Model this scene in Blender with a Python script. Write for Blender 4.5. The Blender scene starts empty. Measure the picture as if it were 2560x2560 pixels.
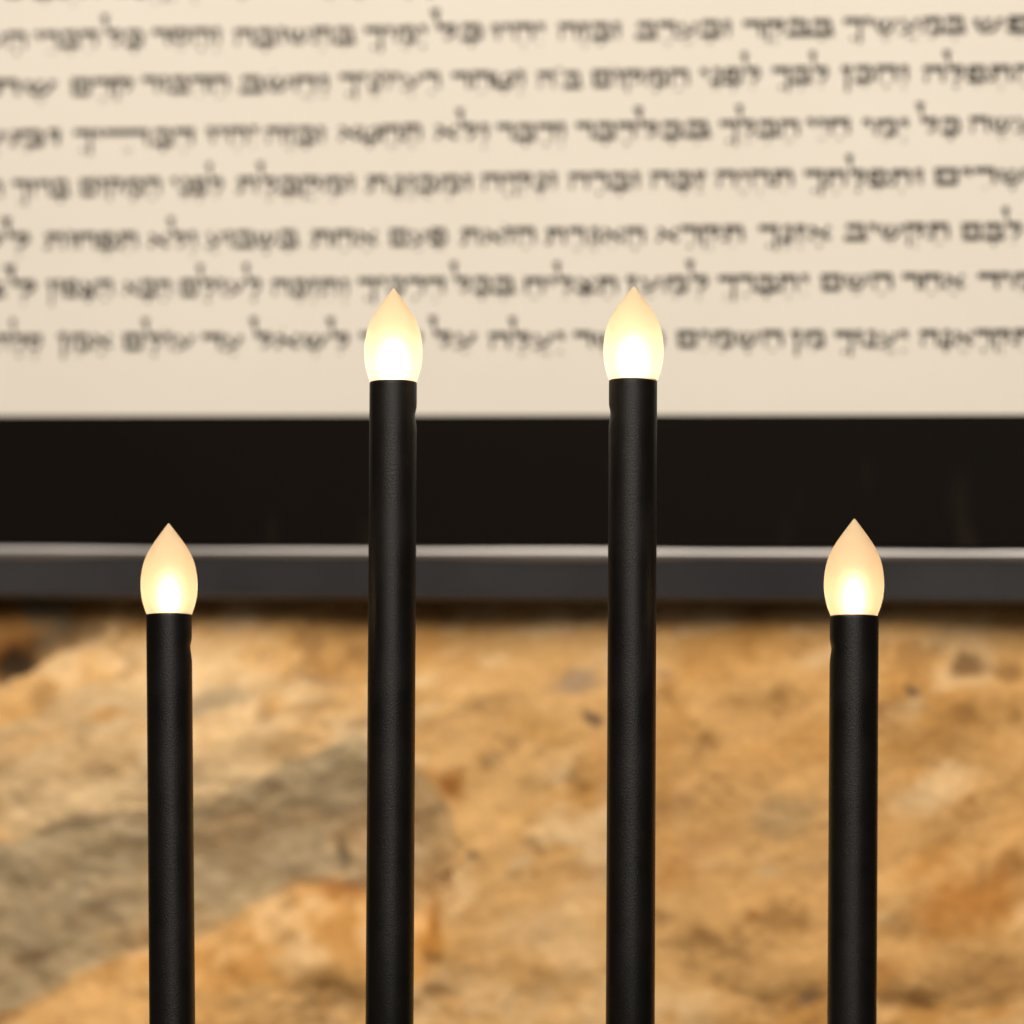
import bpy, bmesh, math, random
import numpy as np
from mathutils import Vector, Matrix

random.seed(7)
SC = bpy.context.scene
COL = SC.collection

# ------------------------------------------------------------------ camera
RES = 2560.0                       # the photograph's own pixel frame
HALF_FOV = math.radians(6.4)
FPX = 1280.0 / math.tan(HALF_FOV)
HORIZON = 2400.0                   # pixel row of eye level
PITCH = math.atan((HORIZON - 1280.0) / FPX)
ROLL = math.radians(1.07)
CAM = Vector((0, 0, 1.2))
cam_rot = (Matrix.Rotation(math.radians(90) + PITCH, 3, 'X') @ Matrix.Rotation(ROLL, 3, 'Z'))
cd = bpy.data.cameras.new('camera')
cam = bpy.data.objects.new('camera', cd)
COL.objects.link(cam)
cam.location = CAM
cam.rotation_euler = cam_rot.to_euler()
cd.sensor_width = 36.0
cd.lens = 18.0 / math.tan(HALF_FOV)
cd.clip_start = 0.05
cd.clip_end = 50
cd.dof.use_dof = True
cd.dof.focus_distance = 2.085
cd.dof.aperture_fstop = 4.4
cd.dof.aperture_blades = 0
SC.camera = cam

# ------------------------------------------------------------------ world and lights
W = bpy.data.worlds.new('World')
SC.world = W
W.use_nodes = True
bg = W.node_tree.nodes['Background']
bg.inputs[0].default_value = (1.0, 0.80, 0.58, 1)
bg.inputs[1].default_value = 0.045


def area(name, loc, target, size, size_y, power, color):
    l = bpy.data.lights.new(name, 'AREA')
    l.shape = 'RECTANGLE'
    l.size = size
    l.size_y = size_y
    l.energy = power
    l.color = color
    o = bpy.data.objects.new(name, l)
    COL.objects.link(o)
    o.location = loc
    d = Vector(target) - Vector(loc)
    o.rotation_euler = d.to_track_quat('-Z', 'Y').to_euler()
    return o


area('ceiling_lamp', (-0.25, 0.8, 2.8), (0, 2.44, 1.15), 1.5, 2.1, 70, (1.0, 0.905, 0.79))
area('room_light', (0.50, -1.2, 1.75), (0, 2.3, 1.2), 0.85, 1.4, 9, (1.0, 0.98, 0.97))

SC.view_settings.view_transform = 'Standard'
SC.view_settings.look = 'None'
SC.view_settings.exposure = 0.0
SC.view_settings.gamma = 1.0
SC.render.engine = 'CYCLES'
SC.cycles.use_denoising = True
SC.cycles.max_bounces = 10
SC.cycles.transmission_bounces = 8
SC.cycles.sample_clamp_indirect = 6.0


# ------------------------------------------------------------------ pixel -> place
def ray(px, py):
    return cam_rot @ Vector(((px - 1280.0) / FPX, (1280.0 - py) / FPX, -1.0))


YAW = math.radians(9.5)            # the wall turns its right end towards the viewer
UX = Vector((math.cos(YAW), -math.sin(YAW), 0))
UZ = Vector((0, 0, 1))
UN = Vector((-math.sin(YAW), -math.cos(YAW), 0))      # towards the viewer
WALL0 = Vector((0, 2.44, 1.2))     # a point on the parchment plane


def on_plane(px, py, off=0.0):
    """(u, v) metres on the plane lying `off` in front of the parchment."""
    d = ray(px, py)
    p0 = WALL0 + UN * off
    t = (p0 - CAM).dot(UN) / d.dot(UN)
    p = CAM + d * t
    return (p - WALL0).dot(UX), (p - WALL0).dot(UZ)


def wall_pt(u, v, off):
    return WALL0 + UX * u + UZ * v + UN * off


WALL_MAT = Matrix(((UX.x, UZ.x, UN.x, WALL0.x), (UX.y, UZ.y, UN.y, WALL0.y),
                   (UX.z, UZ.z, UN.z, WALL0.z), (0, 0, 0, 1)))   # local x,y,z = u,v,off


# ------------------------------------------------------------------ helpers
def empty(name, mat=None, loc=None):
    o = bpy.data.objects.new(name, None)
    COL.objects.link(o)
    o.empty_display_size = 0.05
    if mat is not None:
        o.matrix_world = mat
    if loc is not None:
        o.location = loc
    return o


def tag(o, label=None, cat=None, group=None, kind=None):
    if label: o['label'] = label
    if cat: o['category'] = cat
    if group: o['group'] = group
    if kind: o['kind'] = kind
    return o


def mesh(name, verts, faces, mat, parent=None, smooth=False):
    m = bpy.data.meshes.new(name)
    m.from_pydata([tuple(v) for v in verts], [], faces)
    m.update()
    if smooth:
        m.polygons.foreach_set('use_smooth', [True] * len(m.polygons))
    m.materials.append(mat)
    o = bpy.data.objects.new(name, m)
    COL.objects.link(o)
    if parent is not None:
        o.parent = parent
    return o


def lathe(profile, seg=96, deform=None, cap=False):
    """profile: (r, z) from bottom to top; r == 0 makes a pole."""
    vs, fs, rows = [], [], []
    for r, z in profile:
        if r < 1e-7:
            rows.append([len(vs)])
            vs.append((0, 0, z))
        else:
            row = []
            for k in range(seg):
                a = 2 * math.pi * k / seg
                rr = r if deform is None else deform(r, z, a)
                row.append(len(vs))
                vs.append((rr * math.cos(a), rr * math.sin(a), z))
            rows.append(row)
    for a, b in zip(rows, rows[1:]):
        for k in range(seg):
            k2 = (k + 1) % seg
            if len(a) == 1 and len(b) > 1:
                fs.append((a[0], b[k2], b[k]))
            elif len(b) == 1 and len(a) > 1:
                fs.append((a[k], a[k2], b[0]))
            elif len(a) > 1:
                fs.append((a[k], a[k2], b[k2], b[k]))
    if cap:
        fs.append(tuple(reversed(rows[0])))
    return vs, fs


def new_mat(name):
    m = bpy.data.materials.new(name)
    m.use_nodes = True
    nt = m.node_tree
    return m, nt, nt.nodes['Principled BSDF'], nt.nodes['Material Output']


def N(nt, typ, **kw):
    n = nt.nodes.new(typ)
    for k, v in kw.items():
        setattr(n, k, v)
    return n


def noise(nt, scale, detail=4, rough=0.5, vec=None, dist=0.0):
    n = N(nt, 'ShaderNodeTexNoise')
    n.inputs['Scale'].default_value = scale
    n.inputs['Detail'].default_value = detail
    n.inputs['Roughness'].default_value = rough
    n.inputs['Distortion'].default_value = dist
    if vec is not None:
        nt.links.new(vec, n.inputs['Vector'])
    return n


def ramp(nt, fac, stops):
    r = N(nt, 'ShaderNodeValToRGB')
    e = r.color_ramp.elements
    while len(e) < len(stops):
        e.new(0.5)
    for k, (p, c) in enumerate(stops):
        e[k].position = p
        e[k].color = (*c, 1) if len(c) == 3 else c
    nt.links.new(fac, r.inputs[0])
    return r


# ------------------------------------------------------------------ materials
def mat_powder_black():
    m, nt, b, out = new_mat('black_powder_coat')
    tc = N(nt, 'ShaderNodeTexCoord')
    n1 = noise(nt, 1500, 3, 0.6, tc.outputs['Object'])
    n2 = noise(nt, 60, 3, 0.5, tc.outputs['Object'])
    c = ramp(nt, n2.outputs[0], [(0.3, (0.0028, 0.0022, 0.0018)), (0.7, (0.0048, 0.0039, 0.0032))])
    sp = noise(nt, 700, 1, 0.5, tc.outputs['Object'])
    dust = ramp(nt, sp.outputs[0], [(0.80, (0, 0, 0)), (0.86, (1, 1, 1))])
    mx = N(nt, 'ShaderNodeMix', data_type='RGBA')
    nt.links.new(dust.outputs[0], mx.inputs[0])
    nt.links.new(c.outputs[0], mx.inputs[6])
    mx.inputs[7].default_value = (0.07, 0.05, 0.03, 1)
    nt.links.new(mx.outputs[2], b.inputs['Base Color'])
    r = ramp(nt, n2.outputs[0], [(0.3, (0.35,) * 3), (0.7, (0.43,) * 3)])
    nt.links.new(r.outputs[0], b.inputs['Roughness'])
    bp = N(nt, 'ShaderNodeBump')
    bp.inputs['Strength'].default_value = 0.45
    bp.inputs['Distance'].default_value = 0.00035
    nt.links.new(n1.outputs[0], bp.inputs['Height'])
    nt.links.new(bp.outputs[0], b.inputs['Normal'])
    b.inputs['Specular IOR Level'].default_value = 0.37
    return m


def mat_bulb():
    """frosted, warm tinted plastic shell: part scatters, part lets the lit core glow through"""
    m, nt, b, out = new_mat('frosted_bulb_shell')
    nt.nodes.remove(b)
    rf = N(nt, 'ShaderNodeBsdfRefraction')
    rf.inputs['Color'].default_value = (1.0, 0.93, 0.78, 1)
    rf.inputs['Roughness'].default_value = 1.0
    rf.inputs['IOR'].default_value = 1.40
    tr = N(nt, 'ShaderNodeBsdfTranslucent')
    tr.inputs['Color'].default_value = (1.0, 0.86, 0.66, 1)
    df = N(nt, 'ShaderNodeBsdfDiffuse')
    df.inputs['Color'].default_value = (0.97, 0.82, 0.57, 1)
    m1 = N(nt, 'ShaderNodeMixShader')
    m1.inputs[0].default_value = 0.55
    nt.links.new(rf.outputs[0], m1.inputs[1])
    nt.links.new(tr.outputs[0], m1.inputs[2])
    m2 = N(nt, 'ShaderNodeMixShader')
    m2.inputs[0].default_value = 0.38
    nt.links.new(m1.outputs[0], m2.inputs[1])
    nt.links.new(df.outputs[0], m2.inputs[2])
    nt.links.new(m2.outputs[0], out.inputs['Surface'])
    return m


def mat_core(strength, color):
    m, nt, b, out = new_mat('lit_core')
    nt.nodes.remove(b)
    e = N(nt, 'ShaderNodeEmission')
    e.inputs['Color'].default_value = (*color, 1)
    e.inputs['Strength'].default_value = strength
    nt.links.new(e.outputs[0], out.inputs['Surface'])
    return m


def mat_parchment():
    m, nt, b, out = new_mat('cream_parchment')
    tc = N(nt, 'ShaderNodeTexCoord')
    n1 = noise(nt, 7, 5, 0.55, tc.outputs['Object'])
    c = ramp(nt, n1.outputs[0], [(0.25, (0.715, 0.668, 0.590)), (0.75, (0.75, 0.706, 0.632))])
    nt.links.new(c.outputs[0], b.inputs['Base Color'])
    b.inputs['Roughness'].default_value = 0.75
    b.inputs['Specular IOR Level'].default_value = 0.2
    n2 = noise(nt, 300, 3, 0.6, tc.outputs['Object'])
    bp = N(nt, 'ShaderNodeBump')
    bp.inputs['Strength'].default_value = 0.15
    bp.inputs['Distance'].default_value = 0.0004
    nt.links.new(n2.outputs[0], bp.inputs['Height'])
    nt.links.new(bp.outputs[0], b.inputs['Normal'])
    return m


def mat_ink():
    m, nt, b, out = new_mat('brown_black_ink')
    tc = N(nt, 'ShaderNodeTexCoord')
    n1 = noise(nt, 90, 3, 0.6, tc.outputs['Object'])
    c = ramp(nt, n1.outputs[0], [(0.3, (0.010, 0.007, 0.005)), (0.75, (0.030, 0.021, 0.014))])
    nt.links.new(c.outputs[0], b.inputs['Base Color'])
    b.inputs['Roughness'].default_value = 0.7
    b.inputs['Specular IOR Level'].default_value = 0.2
    return m


def mat_simple(name, c0, c1, scale, r0, r1, metallic=0.0, spec=0.5, stretch=None):
    m, nt, b, out = new_mat(name)
    tc = N(nt, 'ShaderNodeTexCoord')
    vec = tc.outputs['Object']
    if stretch:
        mp = N(nt, 'ShaderNodeMapping')
        mp.inputs['Scale'].default_value = stretch
        nt.links.new(vec, mp.inputs['Vector'])
        vec = mp.outputs[0]
    n1 = noise(nt, scale, 5, 0.6, vec)
    c = ramp(nt, n1.outputs[0], [(0.3, c0), (0.7, c1)])
    nt.links.new(c.outputs[0], b.inputs['Base Color'])
    r = ramp(nt, n1.outputs[0], [(0.3, (r0,) * 3), (0.7, (r1,) * 3)])
    nt.links.new(r.outputs[0], b.inputs['Roughness'])
    b.inputs['Metallic'].default_value = metallic
    b.inputs['Specular IOR Level'].default_value = spec
    return m


def mat_stone():
    m, nt, b, out = new_mat('rough_limestone')
    at = N(nt, 'ShaderNodeAttribute', attribute_name='mineral_shading')
    tc = N(nt, 'ShaderNodeTexCoord')
    n1 = noise(nt, 170, 6, 0.65, tc.outputs['Object'])
    n2 = noise(nt, 45, 5, 0.6, tc.outputs['Object'], 0.6)
    v1 = ramp(nt, n1.outputs[0], [(0.28, (0.74, 0.69, 0.62)), (0.55, (1, 1, 1)), (0.8, (1.22, 1.24, 1.28))])
    v2 = ramp(nt, n2.outputs[0], [(0.30, (0.86, 0.80, 0.68)), (0.55, (1, 1, 1)), (0.78, (1.12, 1.14, 1.2))])
    x1 = N(nt, 'ShaderNodeMix', data_type='RGBA', blend_type='MULTIPLY')
    x1.inputs[0].default_value = 0.5
    nt.links.new(at.outputs['Color'], x1.inputs[6])
    nt.links.new(v1.outputs[0], x1.inputs[7])
    x2 = N(nt, 'ShaderNodeMix', data_type='RGBA', blend_type='MULTIPLY')
    x2.inputs[0].default_value = 0.6
    nt.links.new(x1.outputs[2], x2.inputs[6])
    nt.links.new(v2.outputs[0], x2.inputs[7])
    nt.links.new(x2.outputs[2], b.inputs['Base Color'])
    b.inputs['Roughness'].default_value = 0.85
    b.inputs['Specular IOR Level'].default_value = 0.25
    bp = N(nt, 'ShaderNodeBump')
    bp.inputs['Strength'].default_value = 0.4
    bp.inputs['Distance'].default_value = 0.003
    nt.links.new(n1.outputs[0], bp.inputs['Height'])
    nt.links.new(bp.outputs[0], b.inputs['Normal'])
    return m


M_TUBE = mat_powder_black()
M_BULB = mat_bulb()
M_CORE = mat_core(40.0, (1.0, 0.76, 0.57))
M_CORE_SOFT = mat_core(24.0, (1.0, 0.70, 0.45))
M_PARCH = mat_parchment()
M_INK = mat_ink()
M_BOARD = mat_simple('black_painted_wood', (0.0034, 0.0020, 0.0010), (0.0056, 0.0035, 0.0019), 9, 0.5, 0.62, spec=0.05)
def dusty(m):
    nt = m.node_tree
    b = nt.nodes['Principled BSDF']
    old = b.inputs['Base Color'].links[0].from_socket
    tc = N(nt, 'ShaderNodeTexCoord')
    mp = N(nt, 'ShaderNodeMapping')
    mp.inputs['Rotation'].default_value = (0, 0, math.radians(-9))
    mp.inputs['Scale'].default_value = (34, 7, 20)
    nt.links.new(tc.outputs['Object'], mp.inputs['Vector'])
    n = noise(nt, 1.0, 3, 0.5, mp.outputs[0])
    r = ramp(nt, n.outputs[0], [(0.60, (0, 0, 0)), (0.78, (0.7, 0.7, 0.7))])
    x = N(nt, 'ShaderNodeMix', data_type='RGBA')
    nt.links.new(r.outputs[0], x.inputs[0])
    nt.links.new(old, x.inputs[6])
    x.inputs[7].default_value = (0.026, 0.018, 0.012, 1)
    nt.links.new(x.outputs[2], b.inputs['Base Color'])


dusty(M_BOARD)
M_LIP = mat_simple('satin_light_grey', (0.34, 0.33, 0.32), (0.46, 0.44, 0.425), 6, 0.32, 0.42, metallic=0.6, stretch=(1, 8, 8))
M_RAIL = mat_simple('charcoal_lacquer', (0.040, 0.040, 0.045), (0.062, 0.062, 0.068), 8, 0.35, 0.45)
M_STONE = mat_stone()
M_TABLE = mat_simple('dark_table', (0.03, 0.022, 0.016), (0.05, 0.036, 0.026), 12, 0.5, 0.6)

# ------------------------------------------------------------------ stone wall (natural rock face)
STONE_OFF = -0.033                 # mean rock plane behind the parchment plane
X0, X1, Y0, Y1, ST = -760, 3320, 1290, 3100, 8
gx = np.arange(X0, X1 + 1, ST, dtype=float)
gy = np.arange(Y0, Y1 + 1, ST, dtype=float)
GX, GY = np.meshgrid(gx, gy)
rng = np.random.RandomState(11)


def vnoise(x, y, cell, seed):
    r = np.random.RandomState(seed)
    g = r.rand(256, 256)
    fx, fy = x / cell, y / cell
    ix, iy = np.floor(fx).astype(int), np.floor(fy).astype(int)
    tx, ty = fx - ix, fy - iy
    tx = tx * tx * tx * (tx * (tx * 6 - 15) + 10)
    ty = ty * ty * ty * (ty * (ty * 6 - 15) + 10)
    i0, i1, j0, j1 = ix % 256, (ix + 1) % 256, iy % 256, (iy + 1) % 256
    return ((g[j0, i0] * (1 - tx) + g[j0, i1] * tx) * (1 - ty) + (g[j1, i0] * (1 - tx) + g[j1, i1] * tx) * ty)


def fbm(x, y, cell, seed, octs=5, gain=0.55):
    s, a, t = 0, 1.0, 0
    for k in range(octs):
        s = s + a * vnoise(x + 37.7 * k, y - 91.3 * k, cell / 2 ** k, seed + k)
        t += a
        a *= gain
    return s / t


def sst(e0, e1, x):
    t = np.clip((x - e0) / (e1 - e0), 0, 1)
    return t * t * (3 - 2 * t)


# outline wobble so that joints run unevenly
wob = (fbm(GX, GY, 90, 301, 4) - 0.5) * 46
WX = GX + (fbm(GX, GY, 70, 311, 4) - 0.5) * 40
WY = GY + wob
# grey block: upper and lower outline, photograph pixels
gt_x = [-760, 0, 220, 370, 480, 600, 700, 765, 870, 1000, 1090, 1140, 1165]
gt_y = [2330, 2118, 2042, 2022, 2030, 1975, 1925, 1890, 1850, 1860, 1960, 2050, 2120]
gb_x = [-760, 0, 120, 220, 370, 545, 630, 730, 820, 915, 1000, 1060, 1110, 1165]
gb_y = [2760, 2540, 2490, 2430, 2375, 2322, 2265, 2220, 2195, 2228, 2280, 2265, 2200, 2120]
YT = np.interp(WX, gt_x, gt_y)
YB = np.interp(WX, gb_x, gb_y)
grey = (WX < 1165) & (WY > YT) & (WY < YB)
# lower stone: under the grey one, its right joint falls away to the lower right
lt_x = [-760, 0, 120, 220, 370, 545, 630, 730, 820, 915, 1000, 1060, 1110, 1200, 1320, 1420, 1500, 1620, 1760, 1900, 2050, 2250, 2400, 2560, 3320]
lt_y = [2760, 2540, 2490, 2430, 2375, 2322, 2265, 2220, 2195, 2228, 2280, 2265, 2200, 2130, 2120, 2180, 2300, 2410, 2470, 2508, 2490, 2515, 2525, 2490, 2440]
YL = np.interp(WX, lt_x, lt_y)
lower = (WY >= YL) & ~grey
# brown corner rock, upper left, over a crevice; shade painted into its colour
ct_y = np.interp(WX, [-760, 0, 60, 110, 170, 280, 330], [1790, 1712, 1700, 1668, 1622, 1580, 1290])
corner = (WX < 330) & (WY < ct_y)
region = np.zeros(GX.shape, int)
region[grey] = 1
region[lower] = 2
region[corner] = 3

# relief (metres, towards the viewer)
big = (fbm(GX, GY * 1.25, 520, 21, 3) - 0.5)
# strata: ridges that climb to the right
ca, sa = math.cos(math.radians(-17)), math.sin(math.radians(-17))
RXX = GX * ca + GY * sa
RYY = -GX * sa + GY * ca
strata = fbm(RXX * 0.42, RYY, 150, 41, 5) - 0.5
med = fbm(GX, GY, 150, 61, 6, 0.6) - 0.5
fine = fbm(GX, GY, 45, 81, 4, 0.6) - 0.5
calm = 1 - 0.55 * np.maximum(sst(800, 1300, GX), np.where(grey, 0.9, 0) * sst(0, 60, np.minimum(WY - YT, YB - WY)))
hA = 0.010 + 0.020 * big + 0.013 * strata * calm + 0.0055 * med * calm + 0.0015 * fine
hA = hA - 0.012 * sst(1760, 1480, GY) - 0.012 * sst(1600, 1480, GY)                    # leans back under the frame
hA = hA + 0.010 * sst(1500, 1950, GY) * sst(1200, 700, GX)
dT = (WY - YT)
dB = (YB - WY)
sG = np.clip(dT / np.maximum(dT + dB, 1), 0, 1)
dL = WY - YL
dC = ct_y - WY
# the grey rock falls back towards its foot, the lower block swells out again: one continuous face
wG = sst(1165, 1040, WX)
back = np.where(grey, -0.026 * sG * wG, 0.0)
back = np.where(lower, -0.026 * wG * sst(230, 0, dL), back)
H = hA + back + np.where(grey, 0.006 * (fbm(GX, GY, 120, 91, 5, 0.62) - 0.5), 0.0)
H = H - 0.002 * np.exp(-(dL / 30.0) ** 2) * sst(1650, 1900, WX)
hD = 0.000 - 0.014 * sst(130, 10, dC) * sst(230, 60, WX)
H = np.where(corner, hA * 0.6 + hD, H)

# rock colours (linear); ledge light and crevice shade are painted in
cream = np.array([0.76, 0.455, 0.18])
pale = np.array([0.88, 0.63, 0.345])
ochre = np.array([0.55, 0.27, 0.065])
brown = np.array([0.24, 0.115, 0.032])
greyc = np.array([0.56, 0.43, 0.255])
greyd = np.array([0.40, 0.305, 0.18])
rust = np.array([0.36, 0.135, 0.020])


def lerp(c, d, w):
    return c * (1 - w[..., None]) + d * w[..., None]


base = np.broadcast_to(cream, GX.shape + (3,)).copy()
n_o = fbm(RXX * 0.6, RYY, 260, 151, 6, 0.62)
n_p = fbm(RXX * 0.5, RYY, 190, 171, 6, 0.6)
n_b = fbm(GX, GY, 110, 191, 6, 0.65)
A = lerp(base, ochre, 0.62 * sst(0.45, 0.64, n_o))
A = lerp(A, pale, 0.80 * sst(0.52, 0.66, n_p))
A = lerp(A, brown, 0.5 * sst(0.57, 0.74, n_b))
right = sst(1250, 2300, GX)
A = lerp(A, ochre, 0.28 * right)
A = lerp(A, greyc, 0.45 * sst(0.50, 0.64, fbm(RXX * 0.5, RYY, 230, 211, 5)) * sst(1150, 300, GX))
G = lerp(np.broadcast_to(greyc, base.shape).copy(), greyd, 0.7 * sst(0.45, 0.68, fbm(GX, GY, 120, 231, 6, 0.66)))
G = lerp(G, cream, 0.38 * sst(0.52, 0.72, fbm(RXX * 0.5, RYY, 160, 241, 6, 0.62)))
Cc = lerp(base, ochre, 0.8 * sst(0.47, 0.64, fbm(GX, GY, 200, 251, 6, 0.6)) * sst(420, 60, dL))
Cc = lerp(Cc, pale, 0.5 * sst(0.5, 0.68, fbm(GX, GY, 180, 261, 6, 0.62)))
Cc = lerp(Cc, brown, 0.5 * sst(0.60, 0.75, fbm(GX, GY, 90, 271, 6, 0.66)))
Dc = lerp(np.broadcast_to(brown * 1.5, base.shape).copy(), greyd * 0.6, sst(0.4, 0.62, n_b))  # brown rock with its shade mixed into the tone
wGrey = sst(-26, 26, dT + (n_b - 0.5) * 70) * sst(-14, 22, dB) * (1 - 0.75 * sst(930, 1165, WX + (n_p - 0.5) * 260)) * (WX < 1240)
C = np.where((region == 2)[..., None], Cc, A)
C = lerp(C, pale, 0.75 * np.exp(-((dT + 48) / 50.0) ** 2) * sst(960, 700, WX) * sst(0.36, 0.56, n_p))
C = lerp(C, G, wGrey)
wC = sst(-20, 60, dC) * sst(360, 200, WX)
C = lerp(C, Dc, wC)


def stain_or_shading(cx, cy, rx, ry, col, w, rot=0.0):  # real stains, plus some spots of painted light and shade
    global C
    a = math.radians(rot)
    dx, dy = WX - cx, WY - cy
    x = (dx * math.cos(a) + dy * math.sin(a)) / rx
    y = (-dx * math.sin(a) + dy * math.cos(a)) / ry
    k = sst(1.0, 0.25, np.sqrt(x * x + y * y) + (n_b - 0.5) * 1.1)
    C = lerp(C, np.array(col), w * k)


stain_or_shading(1145, 1965, 55, 48, rust, 0.85, -30)
stain_or_shading(1100, 1940, 60, 22, rust, 0.5, 25)
stain_or_shading(1187, 2133, 24, 18, (0.05, 0.045, 0.04), 0.9)  # small hole: its dark inside painted as colour
stain_or_shading(840, 2215, 75, 48, rust, 0.75)
stain_or_shading(900, 2250, 60, 30, rust, 0.5)
stain_or_shading(858, 2125, 22, 55, (0.10, 0.075, 0.045), 0.75)
stain_or_shading(1085, 2320, 55, 95, (0.52, 0.235, 0.035), 0.85)
stain_or_shading(1080, 2385, 40, 18, brown, 0.7)
stain_or_shading(1120, 2470, 90, 20, brown, 0.6, 8)
stain_or_shading(1180, 2420, 40, 14, brown, 0.4, -20)
stain_or_shading(2425, 1668, 62, 42, (0.15, 0.07, 0.02), 0.8, 10)
stain_or_shading(2520, 1690, 50, 30, brown, 0.6)
stain_or_shading(2400, 1780, 70, 40, brown, 0.45)
stain_or_shading(2284, 1727, 30, 24, (0.10, 0.07, 0.05), 0.85)
stain_or_shading(1490, 1795, 30, 22, (0.10, 0.07, 0.055), 0.85)
stain_or_shading(1445, 1712, 95, 42, (0.33, 0.235, 0.165), 0.75, -12)
stain_or_shading(1660, 1690, 40, 26, (0.2, 0.14, 0.10), 0.5)
stain_or_shading(1889, 2280, 34, 26, rust, 0.8)
stain_or_shading(1770, 2340, 100, 34, brown, 0.6, 40)
stain_or_shading(1860, 2400, 60, 26, brown, 0.4, 20)
stain_or_shading(2450, 2240, 190, 110, (0.46, 0.19, 0.035), 0.85, -25)
stain_or_shading(2330, 2150, 110, 40, (0.48, 0.21, 0.04), 0.6, -30)
stain_or_shading(1760, 2120, 150, 50, (0.62, 0.34, 0.14), 0.6, -30)
stain_or_shading(1850, 1900, 160, 80, (0.74, 0.40, 0.13), 0.5)
stain_or_shading(2180, 2440, 120, 60, (0.50, 0.22, 0.05), 0.6)
stain_or_shading(1350, 1830, 120, 50, (0.62, 0.33, 0.09), 0.5, 20)
stain_or_shading(640, 2440, 150, 60, (0.55, 0.26, 0.06), 0.5)
stain_or_shading(420, 2420, 120, 30, (0.52, 0.24, 0.05), 0.6, -15)
stain_or_shading(780, 2400, 130, 60, pale, 0.6)
stain_or_shading(2540, 2160, 70, 60, rust, 0.5)
stain_or_shading(2240, 2310, 60, 45, brown, 0.45)
stain_or_shading(2480, 2440, 190, 70, (0.36, 0.175, 0.05), 0.5)
stain_or_shading(1700, 2000, 190, 50, (0.42, 0.22, 0.09), 0.45, -28)
stain_or_shading(1970, 2050, 130, 90, (0.40, 0.29, 0.16), 0.55)
stain_or_shading(2330, 1990, 150, 60, pale, 0.7, -15)
stain_or_shading(2380, 1930, 90, 40, pale, 0.6)
stain_or_shading(1915, 2505, 40, 20, brown, 0.8)
stain_or_shading(2030, 2490, 50, 24, (0.17, 0.12, 0.085), 0.7)
stain_or_shading(2310, 2520, 55, 18, brown, 0.8, 15)
stain_or_shading(1315, 2160, 46, 22, pale, 0.9)
stain_or_shading(1340, 2190, 24, 12, brown, 0.7)
stain_or_shading(1290, 2190, 30, 12, brown, 0.5)
stain_or_shading(1400, 2330, 170, 130, pale, 0.5)
stain_or_shading(1560, 2500, 160, 50, pale, 0.55)
stain_or_shading(270, 1985, 120, 50, pale, 0.65, -12)  # pale ledges from here: light on upward steps put into colour
stain_or_shading(560, 1930, 200, 34, pale, 0.8, -24)
stain_or_shading(420, 1700, 170, 26, pale, 0.6, -16)
stain_or_shading(130, 1820, 140, 24, pale, 0.5, -14)
stain_or_shading(900, 1760, 120, 60, (0.8, 0.5, 0.21), 0.6, -20)
stain_or_shading(1300, 1980, 130, 160, (0.80, 0.49, 0.19), 0.55)
stain_or_shading(1560, 1650, 110, 60, pale, 0.45)
stain_or_shading(2050, 1850, 120, 70, (0.60, 0.29, 0.07), 0.5)
stain_or_shading(1700, 2200, 110, 60, (0.58, 0.28, 0.08), 0.5)
stain_or_shading(690, 1830, 150, 28, pale, 0.45, -25)  # one more lit ledge painted pale
stain_or_shading(280, 1800, 90, 30, ochre, 0.75, -12)
stain_or_shading(560, 1760, 190, 42, greyd, 0.75, -18)
stain_or_shading(45, 1665, 90, 55, (0.02, 0.016, 0.012), 0.9, -20)  # darkness of the crevice painted into the colour
stain_or_shading(790, 1710, 100, 26, (0.35, 0.2, 0.11), 0.55, 10)
stain_or_shading(200, 1590, 110, 40, (0.10, 0.06, 0.03), 0.6, -10)  # shade over the corner rock, painted darker
C = np.clip(C, 0.004, 0.85)

# grid on the rock plane
P = np.zeros(GX.shape + (3,))
d00 = ray(0, 0)
dx = ray(1, 0) - d00
dy = ray(0, 1) - d00
D = (np.array(d00)[None, None] + GX[..., None] * np.array(dx) + GY[..., None] * np.array(dy))
p0 = WALL0 + UN * STONE_OFF
t = (p0 - CAM).dot(UN) / (D @ np.array(UN))
PW = np.array(CAM) + D * t[..., None]
REL = PW - np.array(WALL0)
P[..., 0] = REL @ np.array(UX)
P[..., 1] = REL @ np.array(UZ)
P[..., 2] = STONE_OFF + H

wall = empty('stone_wall', WALL_MAT)
tag(wall, 'rough honey coloured natural stone wall below the black frame', 'stone wall')
ny, nx = GX.shape
IDX = np.arange(ny * nx).reshape(ny, nx)
flatP = P.reshape(-1, 3)
flatC = C.reshape(-1, 3)
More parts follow.
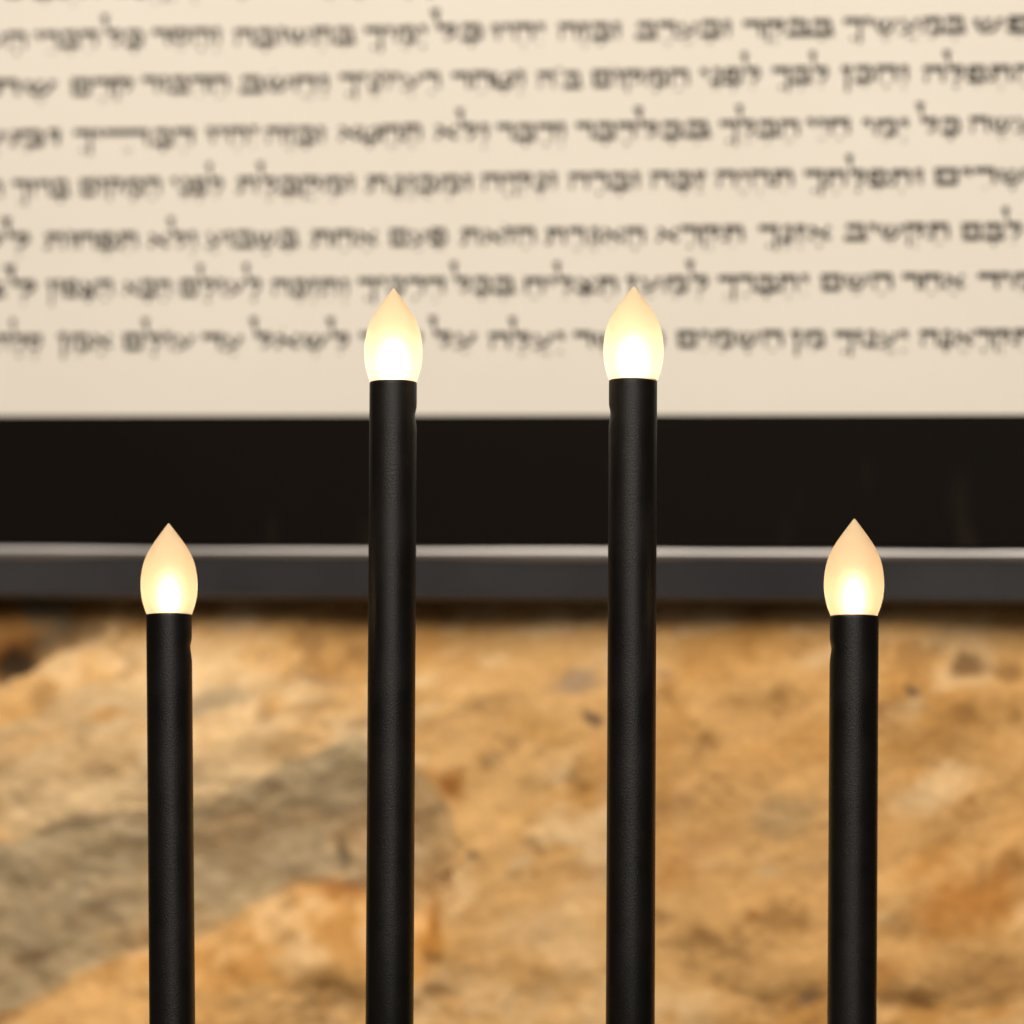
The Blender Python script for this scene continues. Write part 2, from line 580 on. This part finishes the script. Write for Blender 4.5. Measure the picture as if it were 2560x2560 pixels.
# a face belongs to the region of its first corner
freg = region[:-1, :-1]
STONES = {0: 'pale golden upper block with rust specks', 1: 'weathered grey band of rock',
          2: 'cream and ochre lower block', 3: 'brown corner rock, shade painted darker, over a crevice'}
for rid, lab in STONES.items():
    jj, ii = np.nonzero(freg == rid)
    if len(jj) == 0:
        continue
    quads = np.stack([IDX[jj, ii], IDX[jj + 1, ii], IDX[jj + 1, ii + 1], IDX[jj, ii + 1]], 1)
    used, inv = np.unique(quads, return_inverse=True)
    inv = inv.reshape(quads.shape)
    me = bpy.data.meshes.new('stone')
    me.from_pydata(flatP[used].tolist(), [], inv.tolist())
    me.update()
    me.polygons.foreach_set('use_smooth', [True] * len(me.polygons))
    ca_ = me.color_attributes.new('mineral_shading', 'FLOAT_COLOR', 'POINT')
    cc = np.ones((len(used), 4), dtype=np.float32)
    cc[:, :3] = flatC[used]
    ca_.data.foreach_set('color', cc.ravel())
    me.materials.append(M_STONE)
    so = bpy.data.objects.new('stone', me)
    COL.objects.link(so)
    so.parent = wall
    so['label'] = lab
# the masonry the rock face belongs to
u0, _ = on_plane(X0, 2000, STONE_OFF)
u1, _ = on_plane(X1, 2000, STONE_OFF)
_, vb = on_plane(1280, Y1 + 30, STONE_OFF)
_, vt = on_plane(1280, -900, STONE_OFF)


def box(name, u0, u1, v0, v1, z0, z1, mat, parent, bevel=0.0, seg=2):
    vs = [(u0, v0, z0), (u1, v0, z0), (u1, v1, z0), (u0, v1, z0), (u0, v0, z1), (u1, v0, z1), (u1, v1, z1), (u0, v1, z1)]
    fs = [(0, 3, 2, 1), (4, 5, 6, 7), (0, 1, 5, 4), (1, 2, 6, 5), (2, 3, 7, 6), (3, 0, 4, 7)]
    o = mesh(name, vs, fs, mat, parent)
    if bevel:
        bm = bmesh.new()
        bm.from_mesh(o.data)
        bmesh.ops.bevel(bm, geom=bm.edges[:], offset=bevel, segments=seg, affect='EDGES', profile=0.5)
        bm.to_mesh(o.data)
        bm.free()
    return o


M_CORE_WALL = mat_simple('wall_core', (0.20, 0.13, 0.06), (0.30, 0.20, 0.10), 14, 0.85, 0.95)
box('wall_core', u0, u1, vb, vt, -0.16, -0.075, M_CORE_WALL, wall)

# ------------------------------------------------------------------ framed parchment
scroll = empty('framed_scroll', WALL_MAT)
tag(scroll, 'cream parchment of handwritten Hebrew lines in a black frame on the stone wall', 'framed scroll')
FU0, FU1 = on_plane(-640, 1000)[0], on_plane(3200, 1000)[0]
v_edge = on_plane(1280, 1039)[1]
v_board = on_plane(1280, 1369)[1]
v_lip = on_plane(1280, 1396)[1]
v_rail = on_plane(1280, 1497)[1]
v_top = on_plane(1280, -620)[1]

# slightly cockled parchment sheet
nu, nv = 90, 60
vs, fs = [], []
for j in range(nv + 1):
    for i in range(nu + 1):
        u = FU0 + (FU1 - FU0) * i / nu
        v = (v_edge - 0.012) + (v_top - v_edge + 0.012) * j / nv
        vs.append((u, v, 0.0))
for j in range(nv):
    for i in range(nu):
        a = j * (nu + 1) + i
        fs.append((a, a + 1, a + nu + 2, a + nu + 1))
parch = mesh('parchment', vs, fs, M_PARCH, scroll, True)

# frame bar: flat black face with softly rounded inner edge
box('frame_bar', FU0, FU1, v_board, v_edge, -0.022, 0.0035, M_BOARD, scroll, 0.0012, 3)
# backing of the frame, behind the parchment
box('frame_back', FU0 + 0.002, FU1 - 0.002, v_edge - 0.05, v_top - 0.002, -0.024, -0.003, M_BOARD, scroll)


# rounded light grey lip under the bar, part metallic, gently wavy lower side
def lip():
    n = 160
    vs, fs = [], []
    K = 12
    for i in range(n + 1):
        u = FU0 + (FU1 - FU0) * i / n
        w = 0.0006 * math.sin(u * 19 + 1.1) + 0.0004 * math.sin(u * 43 + 0.3) + 0.0006 * (u + 0.2)
        yc = (v_board + v_lip) / 2
        ry = (v_board - v_lip) / 2 + 0.0004 + w
        for k in range(K + 1):
            a = math.pi * (k / K) - math.pi / 2
            vs.append((u, yc + ry * math.sin(a), -0.001 + 0.0036 * math.cos(a)))
    for i in range(n):
        for k in range(K):
            a = i * (K + 1) + k
            fs.append((a, a + K + 1, a + K + 2, a + 1))
    return mesh('frame_lip', vs, fs, M_LIP, scroll, True)


lip()
# lower rail: slants back towards the wall, seen from slightly below
RV = [(v_lip + 0.002, -0.0015), (v_lip + 0.0005, 0.0005), (v_rail + 0.002, -0.0075), (v_rail, -0.0105), (v_rail + 0.001, -0.028), (v_lip + 0.002, -0.028)]
vs = [(FU0, v, z) for v, z in RV] + [(FU1, v, z) for v, z in RV]
k = len(RV)
fs = [(i, i + k, (i + 1) % k + k, (i + 1) % k) for i in range(k)] + [tuple(reversed(range(k))), tuple(range(k, 2 * k))]
rail = mesh('lower_rail', vs, fs, M_RAIL, scroll)

# ------------------------------------------------------------------ lettering (square Hebrew hand)
T, S = 0.37, 0.15
GLYPH = {   # width, strokes of (x, y, thickness); 0 = base line, 1 = top of letter
    'א': (.92, [[(.10, .93, .24), (.45, .52, .22), (.86, .08, .24)], [(.80, .95, .24), (.78, .70, .12), (.58, .45, .10)], [(.10, .04, .24), (.16, .35, .12), (.34, .60, .10)]]),
    'ב': (.84, [[(.06, .88, T), (.74, .88, T)], [(.72, .88, S), (.74, .10, S)], [(-.02, .10, T), (.88, .10, T)]]),
    'ג': (.55, [[(.14, .88, T), (.48, .88, T)], [(.42, .88, S), (.48, .05, S)], [(.45, .35, .12), (.10, .06, .20)]]),
    'ד': (.80, [[(-.02, .88, T), (.84, .88, T)], [(.70, .88, S), (.72, 0, S)]]),
    'ה': (.84, [[(0, .88, T), (.80, .88, T)], [(.76, .88, S), (.77, 0, S)], [(.14, .55, .10), (.11, 0, .15)]]),
    'ו': (.36, [[(.02, .88, T), (.34, .88, T)], [(.27, .88, S), (.26, 0, .11)]]),
    'ז': (.42, [[(0, .90, T), (.42, .88, T)], [(.22, .85, S), (.2, 0, .11)]]),
    'ח': (.86, [[(0, .86, T), (.84, .86, T)], [(.10, .86, S), (.09, 0, S)], [(.76, .86, S), (.77, 0, S)]]),
    'ט': (.86, [[(.08, .92, .24), (.08, .12, S)], [(.04, .10, T), (.76, .10, T)], [(.76, .12, S), (.80, .86, .2)], [(.80, .88, .22), (.50, .80, .14), (.50, .55, .12)]]),
    'י': (.36, [[(.02, .88, T), (.33, .88, T)], [(.28, .88, S), (.26, .48, .1)]]),
    'כ': (.74, [[(.06, .88, T), (.64, .88, T)], [(.64, .86, S), (.66, .12, S)], [(.02, .10, T), (.64, .10, T)]]),
    'ך': (.74, [[(-.02, .88, T), (.76, .88, T)], [(.66, .88, S), (.66, -.62, .14)]]),
    'ל': (.70, [[(.00, 2.08, .30), (.00, 1.80, .26), (.04, 1.5, .10), (.10, .95, .10)], [(.06, .88, T), (.64, .88, T)], [(.62, .86, S), (.58, .45, S), (.34, .04, .18)]]),
    'מ': (.90, [[(.04, .97, .16), (.24, .80, .18)], [(.24, .86, T), (.80, .88, T)], [(.80, .86, S), (.84, .10, S)], [(.40, .10, T), (.86, .10, T)], [(.22, .85, S), (.06, 0, .15)]]),
    'ם': (.84, [[(0, .88, T), (.80, .88, T)], [(.74, .88, S), (.74, .10, S)], [(.06, .10, T), (.76, .10, T)], [(.12, .86, S), (.11, .10, S)]]),
    'נ': (.52, [[(.14, .88, T), (.46, .88, T)], [(.40, .88, S), (.44, .10, S)], [(.02, .10, T), (.48, .10, T)]]),
    'ן': (.40, [[(.0, .88, T), (.38, .88, T)], [(.22, .86, S), (.22, -.66, .14)]]),
    'ס': (.84, [[(-.02, .88, T), (.80, .88, T)], [(.08, .86, S), (.14, .32, S), (.42, .08, .2), (.68, .32, S), (.76, .86, S)]]),
    'ע': (.82, [[(.70, .92, .26), (.66, .50, S), (.44, .18, .16), (-.02, -.06, .14)], [(.14, .92, .26), (.22, .6, S), (.42, .26, .12)]]),
    'פ': (.80, [[(.06, .88, T), (.70, .88, T)], [(.70, .86, S), (.72, .12, S)], [(.02, .10, T), (.70, .10, T)], [(.10, .86, S), (.10, .52, .16), (.36, .48, .2)]]),
    'צ': (.80, [[(.68, .93, .24), (.64, .66, .12), (.42, .50, .10)], [(.12, .93, .24), (.72, .14, .18)], [(.02, .10, T), (.74, .10, T)]]),
    'ק': (.80, [[(-.02, .88, T), (.76, .88, T)], [(.72, .86, S), (.66, .50, S), (.46, .16, .16)], [(.12, .60, .10), (.13, -.42, .14)]]),
    'ר': (.74, [[(0, .88, T), (.70, .88, T)], [(.66, .86, S), (.68, 0, S)]]),
    'ש': (.98, [[(.86, .92, .26), (.82, .55, S), (.62, .14, .18)], [(.48, .92, .24), (.46, .55, S), (.36, .30, .1)], [(.12, .92, .26), (.14, .5, S), (.28, .08, .16)], [(.22, .07, .20), (.66, .10, .2)]]),
    'ת': (.90, [[(.04, .88, T), (.80, .88, T)], [(.78, .86, S), (.79, 0, S)], [(.22, .86, S), (.22, .14, S)], [(-.02, .08, .22), (.24, .10, .22)]]),
    '"': (.30, [[(.06, 1.25, .14), (.03, 1.02, .08)], [(.22, 1.25, .14), (.19, 1.02, .08)]]),
    ':': (.20, [[(.05, .75, .20), (.15, .75, .20)], [(.05, .2, .20), (.15, .2, .20)]]),
}
D_ = .125
MARK = {    # vowel points, centred under their letter
    '\u05B7': [[(-.17, -.30, .10), (.17, -.30, .10)]],
    '\u05B8': [[(-.17, -.28, .10), (.17, -.28, .10)], [(0, -.28, .11), (0, -.50, .14)]],
    '\u05B6': [[(-.16 - D_ / 2, -.28, D_), (-.16 + D_ / 2, -.28, D_)], [(.16 - D_ / 2, -.28, D_), (.16 + D_ / 2, -.28, D_)], [(-D_ / 2, -.50, D_), (D_ / 2, -.50, D_)]],
    '\u05B5': [[(-.15 - D_ / 2, -.30, D_), (-.15 + D_ / 2, -.30, D_)], [(.15 - D_ / 2, -.30, D_), (.15 + D_ / 2, -.30, D_)]],
    '\u05B0': [[(-D_ / 2, -.26, D_), (D_ / 2, -.26, D_)], [(-D_ / 2, -.52, D_), (D_ / 2, -.52, D_)]],
    '\u05B4': [[(-D_ / 2, -.30, D_), (D_ / 2, -.30, D_)]],
    '\u05B9': [[(-.34 - D_ / 2, 1.22, D_), (-.34 + D_ / 2, 1.22, D_)]],
    '\u05BB': [[(-.18 - D_ / 2, -.26, D_), (-.18 + D_ / 2, -.26, D_)], [(-D_ / 2, -.38, D_), (D_ / 2, -.38, D_)], [(.18 - D_ / 2, -.50, D_), (.18 + D_ / 2, -.50, D_)]],
    '\u05BC': [[(-.10 - D_ / 2, .46, D_), (-.10 + D_ / 2, .46, D_)]],
}
MARK['\u05B2'] = MARK['\u05B7'] + [[(.33 - D_ / 2, -.26, D_), (.33 + D_ / 2, -.26, D_)], [(.33 - D_ / 2, -.5, D_), (.33 + D_ / 2, -.5, D_)]]
MARK['\u05B1'] = MARK['\u05B6'] + [[(.42 - D_ / 2, -.26, D_), (.42 + D_ / 2, -.26, D_)]]

# each line: bar row at the left and right picture edge, then words right to left with their pixel extents
LINES = [
    (-40, -80, [('הַסֵּפֶר', 2300, 2540), ('תְּחַפֵּשׂ', 2010, 2270), ('בַּאֲשֶׁר', 1760, 1980), ('לָמַדְתָּ', 1500, 1730), ('אִם', 1390, 1470),
                ('יֵשׁ', 1260, 1360), ('בּוֹ', 1130, 1230), ('דָּבָר', 950, 1100), ('אֲשֶׁר', 740, 920), ('תּוּכַל', 540, 710), ('לְקַיְּמוֹ', 280, 510), ('וּתְפַשׁ', 0, 250)]),
    (87, 46, [('פֵּשׁ', 2432, 2580), ('בְּמַעֲשֶׂיךָ', 2110, 2412), ('בַּבֹּקֶר', 1858, 2082), ('וּבָעֶרֶב', 1590, 1828), ('וּבָזֶה', 1396, 1552), ('יִהְיוּ', 1228, 1362),
              ('כָּל', 1088, 1208), ('יָמֶיךָ', 912, 1068), ('בִּתְשׁוּבָה', 586, 886), ('וְהָסֵר', 380, 552), ('כָּל', 262, 360), ('דִּבְרֵי', 86, 244), ('הָעוֹ', -60, 66)]),
    (205, 167, [('הַתְּפִלָּה', 2308, 2590), ('וְהָכֵן', 2104, 2272), ('לִבְּךָ', 1932, 2072), ('לִפְנֵי', 1750, 1902), ('הַמָּקוֹם', 1480, 1722), ('ב"ה', 1344, 1452),
                ('וְטַהֵר', 1130, 1312), ('רַעְיוֹנֶיךָ', 850, 1100), ('וַחֲשֹׁב', 600, 822), ('הַדִּבּוּר', 355, 572), ('קֹדֶם', 178, 334), ('שֶׁתּוֹ', -60, 142)]),
    (333, 297, [('תַּעֲשֶׂה', 2424, 2640), ('כָּל', 2300, 2402), ('יְמֵי', 2156, 2272), ('חַיֵּי', 2016, 2126), ('הֶבְלְךָ', 1800, 1998), ('בְּכָל', 1596, 1774),
                ('דָּבָר', 1440, 1590), ('וְדָבָר', 1242, 1414), ('וְלֹא', 1086, 1222), ('תֶּחֱטָא', 846, 1056), ('וּבָזֶה', 664, 812), ('יִהְיוּ', 516, 646),
                ('דְּבָר_ֶיךָ', 186, 484), ('וּמַעֲ', -60, 152)]),
    (457, 425, [('יְשָׁרִים', 2336, 2600), ('וּתְפִלָּתְךָ', 2012, 2308), ('תִּהְיֶה', 1790, 1986), ('זַכָּה', 1626, 1764), ('וּבָרָה', 1422, 1600), ('וּנְקִיָּה', 1204, 1392),
                ('וּמְכֻוֶּנֶת', 916, 1180), ('וּמְקֻבֶּלֶת', 592, 886), ('לִפְנֵי', 428, 558), ('הַמָּקוֹם', 200, 402), ('בָּרוּךְ', 32, 172), ('הוּא', -130, 6)]),
    (591, 563, [('לִבָּם', 2404, 2556), ('תַּקְשִׁיב', 2112, 2376), ('אָזְנֶךָ', 1898, 2078), ('תִּקְרָא', 1640, 1862), ('הָאִגֶּרֶת', 1364, 1612), ('הַזֹּאת', 1152, 1338),
                ('פַּעַם', 974, 1118), ('אַחַת', 778, 944), ('בַּשָּׁבוּעַ', 514, 744), ('וְלֹא', 370, 492), ('תִּפְחוֹת', 112, 346), ('לְקַ', -60, 76)]),
    (710, 689, [('תָּמִיד', 2446, 2650), ('אַחַר', 2256, 2412), ('הַשֵּׁם', 2052, 2232), ('יִתְבָּרַךְ', 1796, 2022), ('לְמַעַן', 1566, 1772), ('תַּצְלִיחַ', 1310, 1546),
                ('בְּכָל', 1134, 1286), ('דְּרָכֶיךָ', 896, 1112), ('וְתִזְכֶּה', 680, 872), ('לָעוֹלָם', 450, 654), ('הַבָּא', 308, 428), ('הַצָּפוּן', 118, 282), ('לְצַ', -60, 92)]),
    (842, 831, [('שֶׁתִּקְרָאֶנָּה', 2300, 2640), ('יַעֲנוּךָ', 2088, 2270), ('מִן', 1978, 2062), ('הַשָּׁמַיִם', 1692, 1958), ('כַּאֲשֶׁר', 1434, 1660), ('יַעֲלֶה', 1222, 1412),
                ('עַל', 1082, 1192), ('לִבְּךָ', 900, 1056), ('לִשְׁאֹל', 634, 874), ('עַד', 506, 608), ('עוֹלָם', 308, 486), ('אָמֵן', 146, 280), ('סֶלָה', -10, 106)]),
]
XH = 37.5


def stroke_quads(pts):
    """tapered brush stroke -> list of quads (x, y)"""
    out = []
    for (xa, ya, wa), (xb, yb, wb) in zip(pts, pts[1:]):
        ddx, ddy = xb - xa, yb - ya
        L = math.hypot(ddx, ddy) or 1
        nx_, ny_ = -ddy / L, ddx / L
        out.append([(xa + nx_ * wa / 2, ya + ny_ * wa / 2), (xa - nx_ * wa / 2, ya - ny_ * wa / 2),
                    (xb - nx_ * wb / 2, yb - ny_ * wb / 2), (xb + nx_ * wb / 2, yb + ny_ * wb / 2)])
    return out


def split_word(w):
    out = []
    for ch in w:
        if ch in GLYPH:
            out.append([ch, [], 1.0])
        elif ch in MARK:
            out[-1][1].append(ch)
        elif ch == '_':
            out[-1][2] = 2.7           # a stretched letter that fills the line
    return out


for yl, yr, words in LINES:
    vs, fs = [], []
    zz = 0
    for w, xa, xb in words:
        L = split_word(w)
        GAP = 0.07
        total = sum(GLYPH[c][0] * s for c, _, s in L) + GAP * (len(L) - 1)
        sx = (xb - xa) / total            # pixels per unit
        x = xb
        jy = random.uniform(-1.5, 1.5)
        for c, marks, st in L:
            gw, strokes = GLYPH[c]
            gw *= st
            x -= gw * sx
            jj_ = random.uniform(-1.0, 1.0)
            quads = []
            for s_ in strokes:
                s2 = [(px_ * st if st > 1 else px_, py_, tw) for px_, py_, tw in s_]
                quads += [[(qx, qy, False) for qx, qy in q] for q in stroke_quads(s2)]
            for mk in marks:
                for s_ in MARK[mk]:
                    for q in stroke_quads(s_):
                        quads.append([(qx * XH / sx + gw / 2, qy, True) for qx, qy in q])
            for q in quads:
                zz = (zz + 1) % 9
                b0 = len(vs)
                for qx, qy, _ in q:
                    px = x + qx * sx
                    bar = yl + (yr - yl) * px / RES + jy + jj_
                    py = bar + (0.86 - qy) * XH
                    u, v = on_plane(px, py, 0.0004)
                    vs.append((u, v, 0.0004 + zz * 0.00002))
                fs.append((b0, b0 + 1, b0 + 2, b0 + 3))
            x -= GAP * sx
    mesh('text_line', vs, fs, M_INK, parch)

# ------------------------------------------------------------------ electric candles
MENORAH_YAW = math.radians(8)
TABLE_Z = 0.80
# rim: x, y; foot of the picture: x; tube width; bulb tip: x, y; bulb width; bulb base width; dent side (+1 right, -1 left)
CANDLES = [
    (422.4, 1534.0, 430.7, 114.0, 422.5, 1308.3, 142.8, 109.0, 1),
    (983.1, 954.0, 973.8, 119.5, 984.2, 720.6, 146.3, 112.0, 1),
    (1582.6, 949.0, 1575.6, 121.8, 1585.4, 716.0, 151.7, 118.0, -1),
    (2135.7, 1539.0, 2129.8, 122.5, 2135.0, 1296.5, 151.5, 111.0, -1),
]
LABELS = [
    'shorter black electric candle with glowing flame bulb, tube before the grey rock band',
    'taller black electric candle with glowing flame bulb, tube crossing the grey rock\'s end',
    'taller black electric candle with glowing flame bulb, tube before golden stone only',
    'shorter black electric candle with glowing flame bulb, tube before golden stone only',
]
PROFILE = [(1310, 270), (1250, 292), (1190, 314), (1130, 330), (1060, 344), (990, 352), (930, 354), (860, 351), (790, 343), (720, 330),
           (650, 310), (580, 280), (520, 248), (460, 210), (400, 167), (350, 128), (300, 89), (260, 58), (232, 35), (214, 21), (204, 12), (198, 5), (196, 0)]
for n, (rx, ry, bx_, tw, tx, ty, bw, bbw, side) in enumerate(CANDLES):
    dep = 2.085 - (rx - 1280) / FPX * 2.085 * math.tan(MENORAH_YAW)

    def at(px, py):
        d = ray(px, py)
        return CAM + d * (dep / d.y)

    top = at(rx, ry)
    low = at(bx_, 2560)
    ax = (top - low).normalized()
    base = low + ax * ((TABLE_Z - low.z) / ax.z)
    Lz = (top - base).length
    scale = dep / FPX * math.sqrt(1 + 0)      # metres per pixel here
    R = tw / 2 * scale
    rot = Vector((0, 0, 1)).rotation_difference(ax).to_matrix().to_4x4()
    root = empty('electric_candle', Matrix.Translation(base) @ rot)
    tag(root, LABELS[n], 'electric candle', 'black electric candles in front of the scroll')
    # tube, with a shallow crimp near its top
    dz = Lz - 84 * scale
    da = 0.0 if side > 0 else math.pi

    def deform(r, z, a, dz=dz, da=da, R=R):
        if r < R * 0.8:
            return r
        dd = math.atan2(math.sin(a - da), math.cos(a - da))
        up = (z - dz) / 0.0026
        g = math.exp(-up * up) if up > 0 else math.exp(-(up / 1.6) ** 2)
        return r - 0.00075 * g * math.exp(-(dd / 0.55) ** 2)

    bev = 0.0011
    prof = [(R, 0.0)] + [(R, Lz - 0.045 - h) for h in (0.20, 0.14, 0.08, 0.03) if Lz - 0.045 - h > 0.01]
    prof += [(R, Lz - 0.045 + 0.0007 * k) for k in range(0, 62)]
    prof += [(R - bev * (1 - math.cos(q)), Lz - bev + bev * math.sin(q)) for q in [math.radians(d) for d in (0, 18, 36, 54, 72, 90)]]
    rin = bbw / 2 * scale - 0.0004
    prof += [(rin, Lz - 0.0001), (rin, Lz - 0.004)]
    v_, f_ = lathe(prof, 128, deform, True)
    tube = mesh('tube', v_, f_, M_TUBE, root, True)
    # flame-shaped frosted bulb
    tipz = (at(tx, ty) - base).dot(ax)
    offx = (at(tx, ty) - base - ax * tipz).dot(Vector((1, 0, 0)))
    hgt = tipz - (Lz - 0.0015)
    hp = (1310 - 196)
    sw = bw / 2 * scale / 354.0
    pr = []
    pr.append((bbw / 2 * scale - 0.0012, Lz - 0.006))
    for yy, hw in PROFILE:
        f = (1310 - yy) / hp
        r_ = hw * sw
        w0 = (bbw / 2 * scale) / (270 * sw)
        r_ *= 1 + (w0 - 1) * max(0, 1 - f / 0.3) ** 1.5
        pr.append((r_, Lz - 0.0015 + f * hgt))
    # finer rows
    fin = []
    for (r0, z0), (r1, z1) in zip(pr, pr[1:]):
        fin += [(r0, z0), ((r0 + r1) / 2, (z0 + z1) / 2)]
    fin.append(pr[-1])
    v_, f_ = lathe(fin, 96)
    bulb = mesh('bulb', v_, f_, M_BULB, root, True)
    bulb.location = (offx * 0.5, 0, 0)
    # light-giving core low inside the bulb
    cz = Lz + 0.0005
    cp = [(0, cz), (0.0017, cz + 0.0006), (0.0027, cz + 0.0022), (0.0030, cz + 0.0044), (0.0027, cz + 0.0068), (0.0021, cz + 0.0092),
          (0.0014, cz + 0.0114), (0.0008, cz + 0.0132), (0.0003, cz + 0.0145), (0, cz + 0.0152)]
    cp = [(r_ * 0.80, cz + (z_ - cz) * 1.22) for r_, z_ in cp]
    v_, f_ = lathe(cp, 32)
    mesh('lit_core', v_, f_, M_CORE if n in (1, 2) else M_CORE_SOFT, bulb, True)

# the surface the candles stand on
tbl = box('table_top', -0.6, 0.6, -0.22, 0.22, -0.03, 0.0, M_TABLE, None, 0.003)
tbl.location = (0, 2.085, TABLE_Z)
tbl.rotation_euler = (0, 0, -MENORAH_YAW)
tag(tbl, kind='structure')
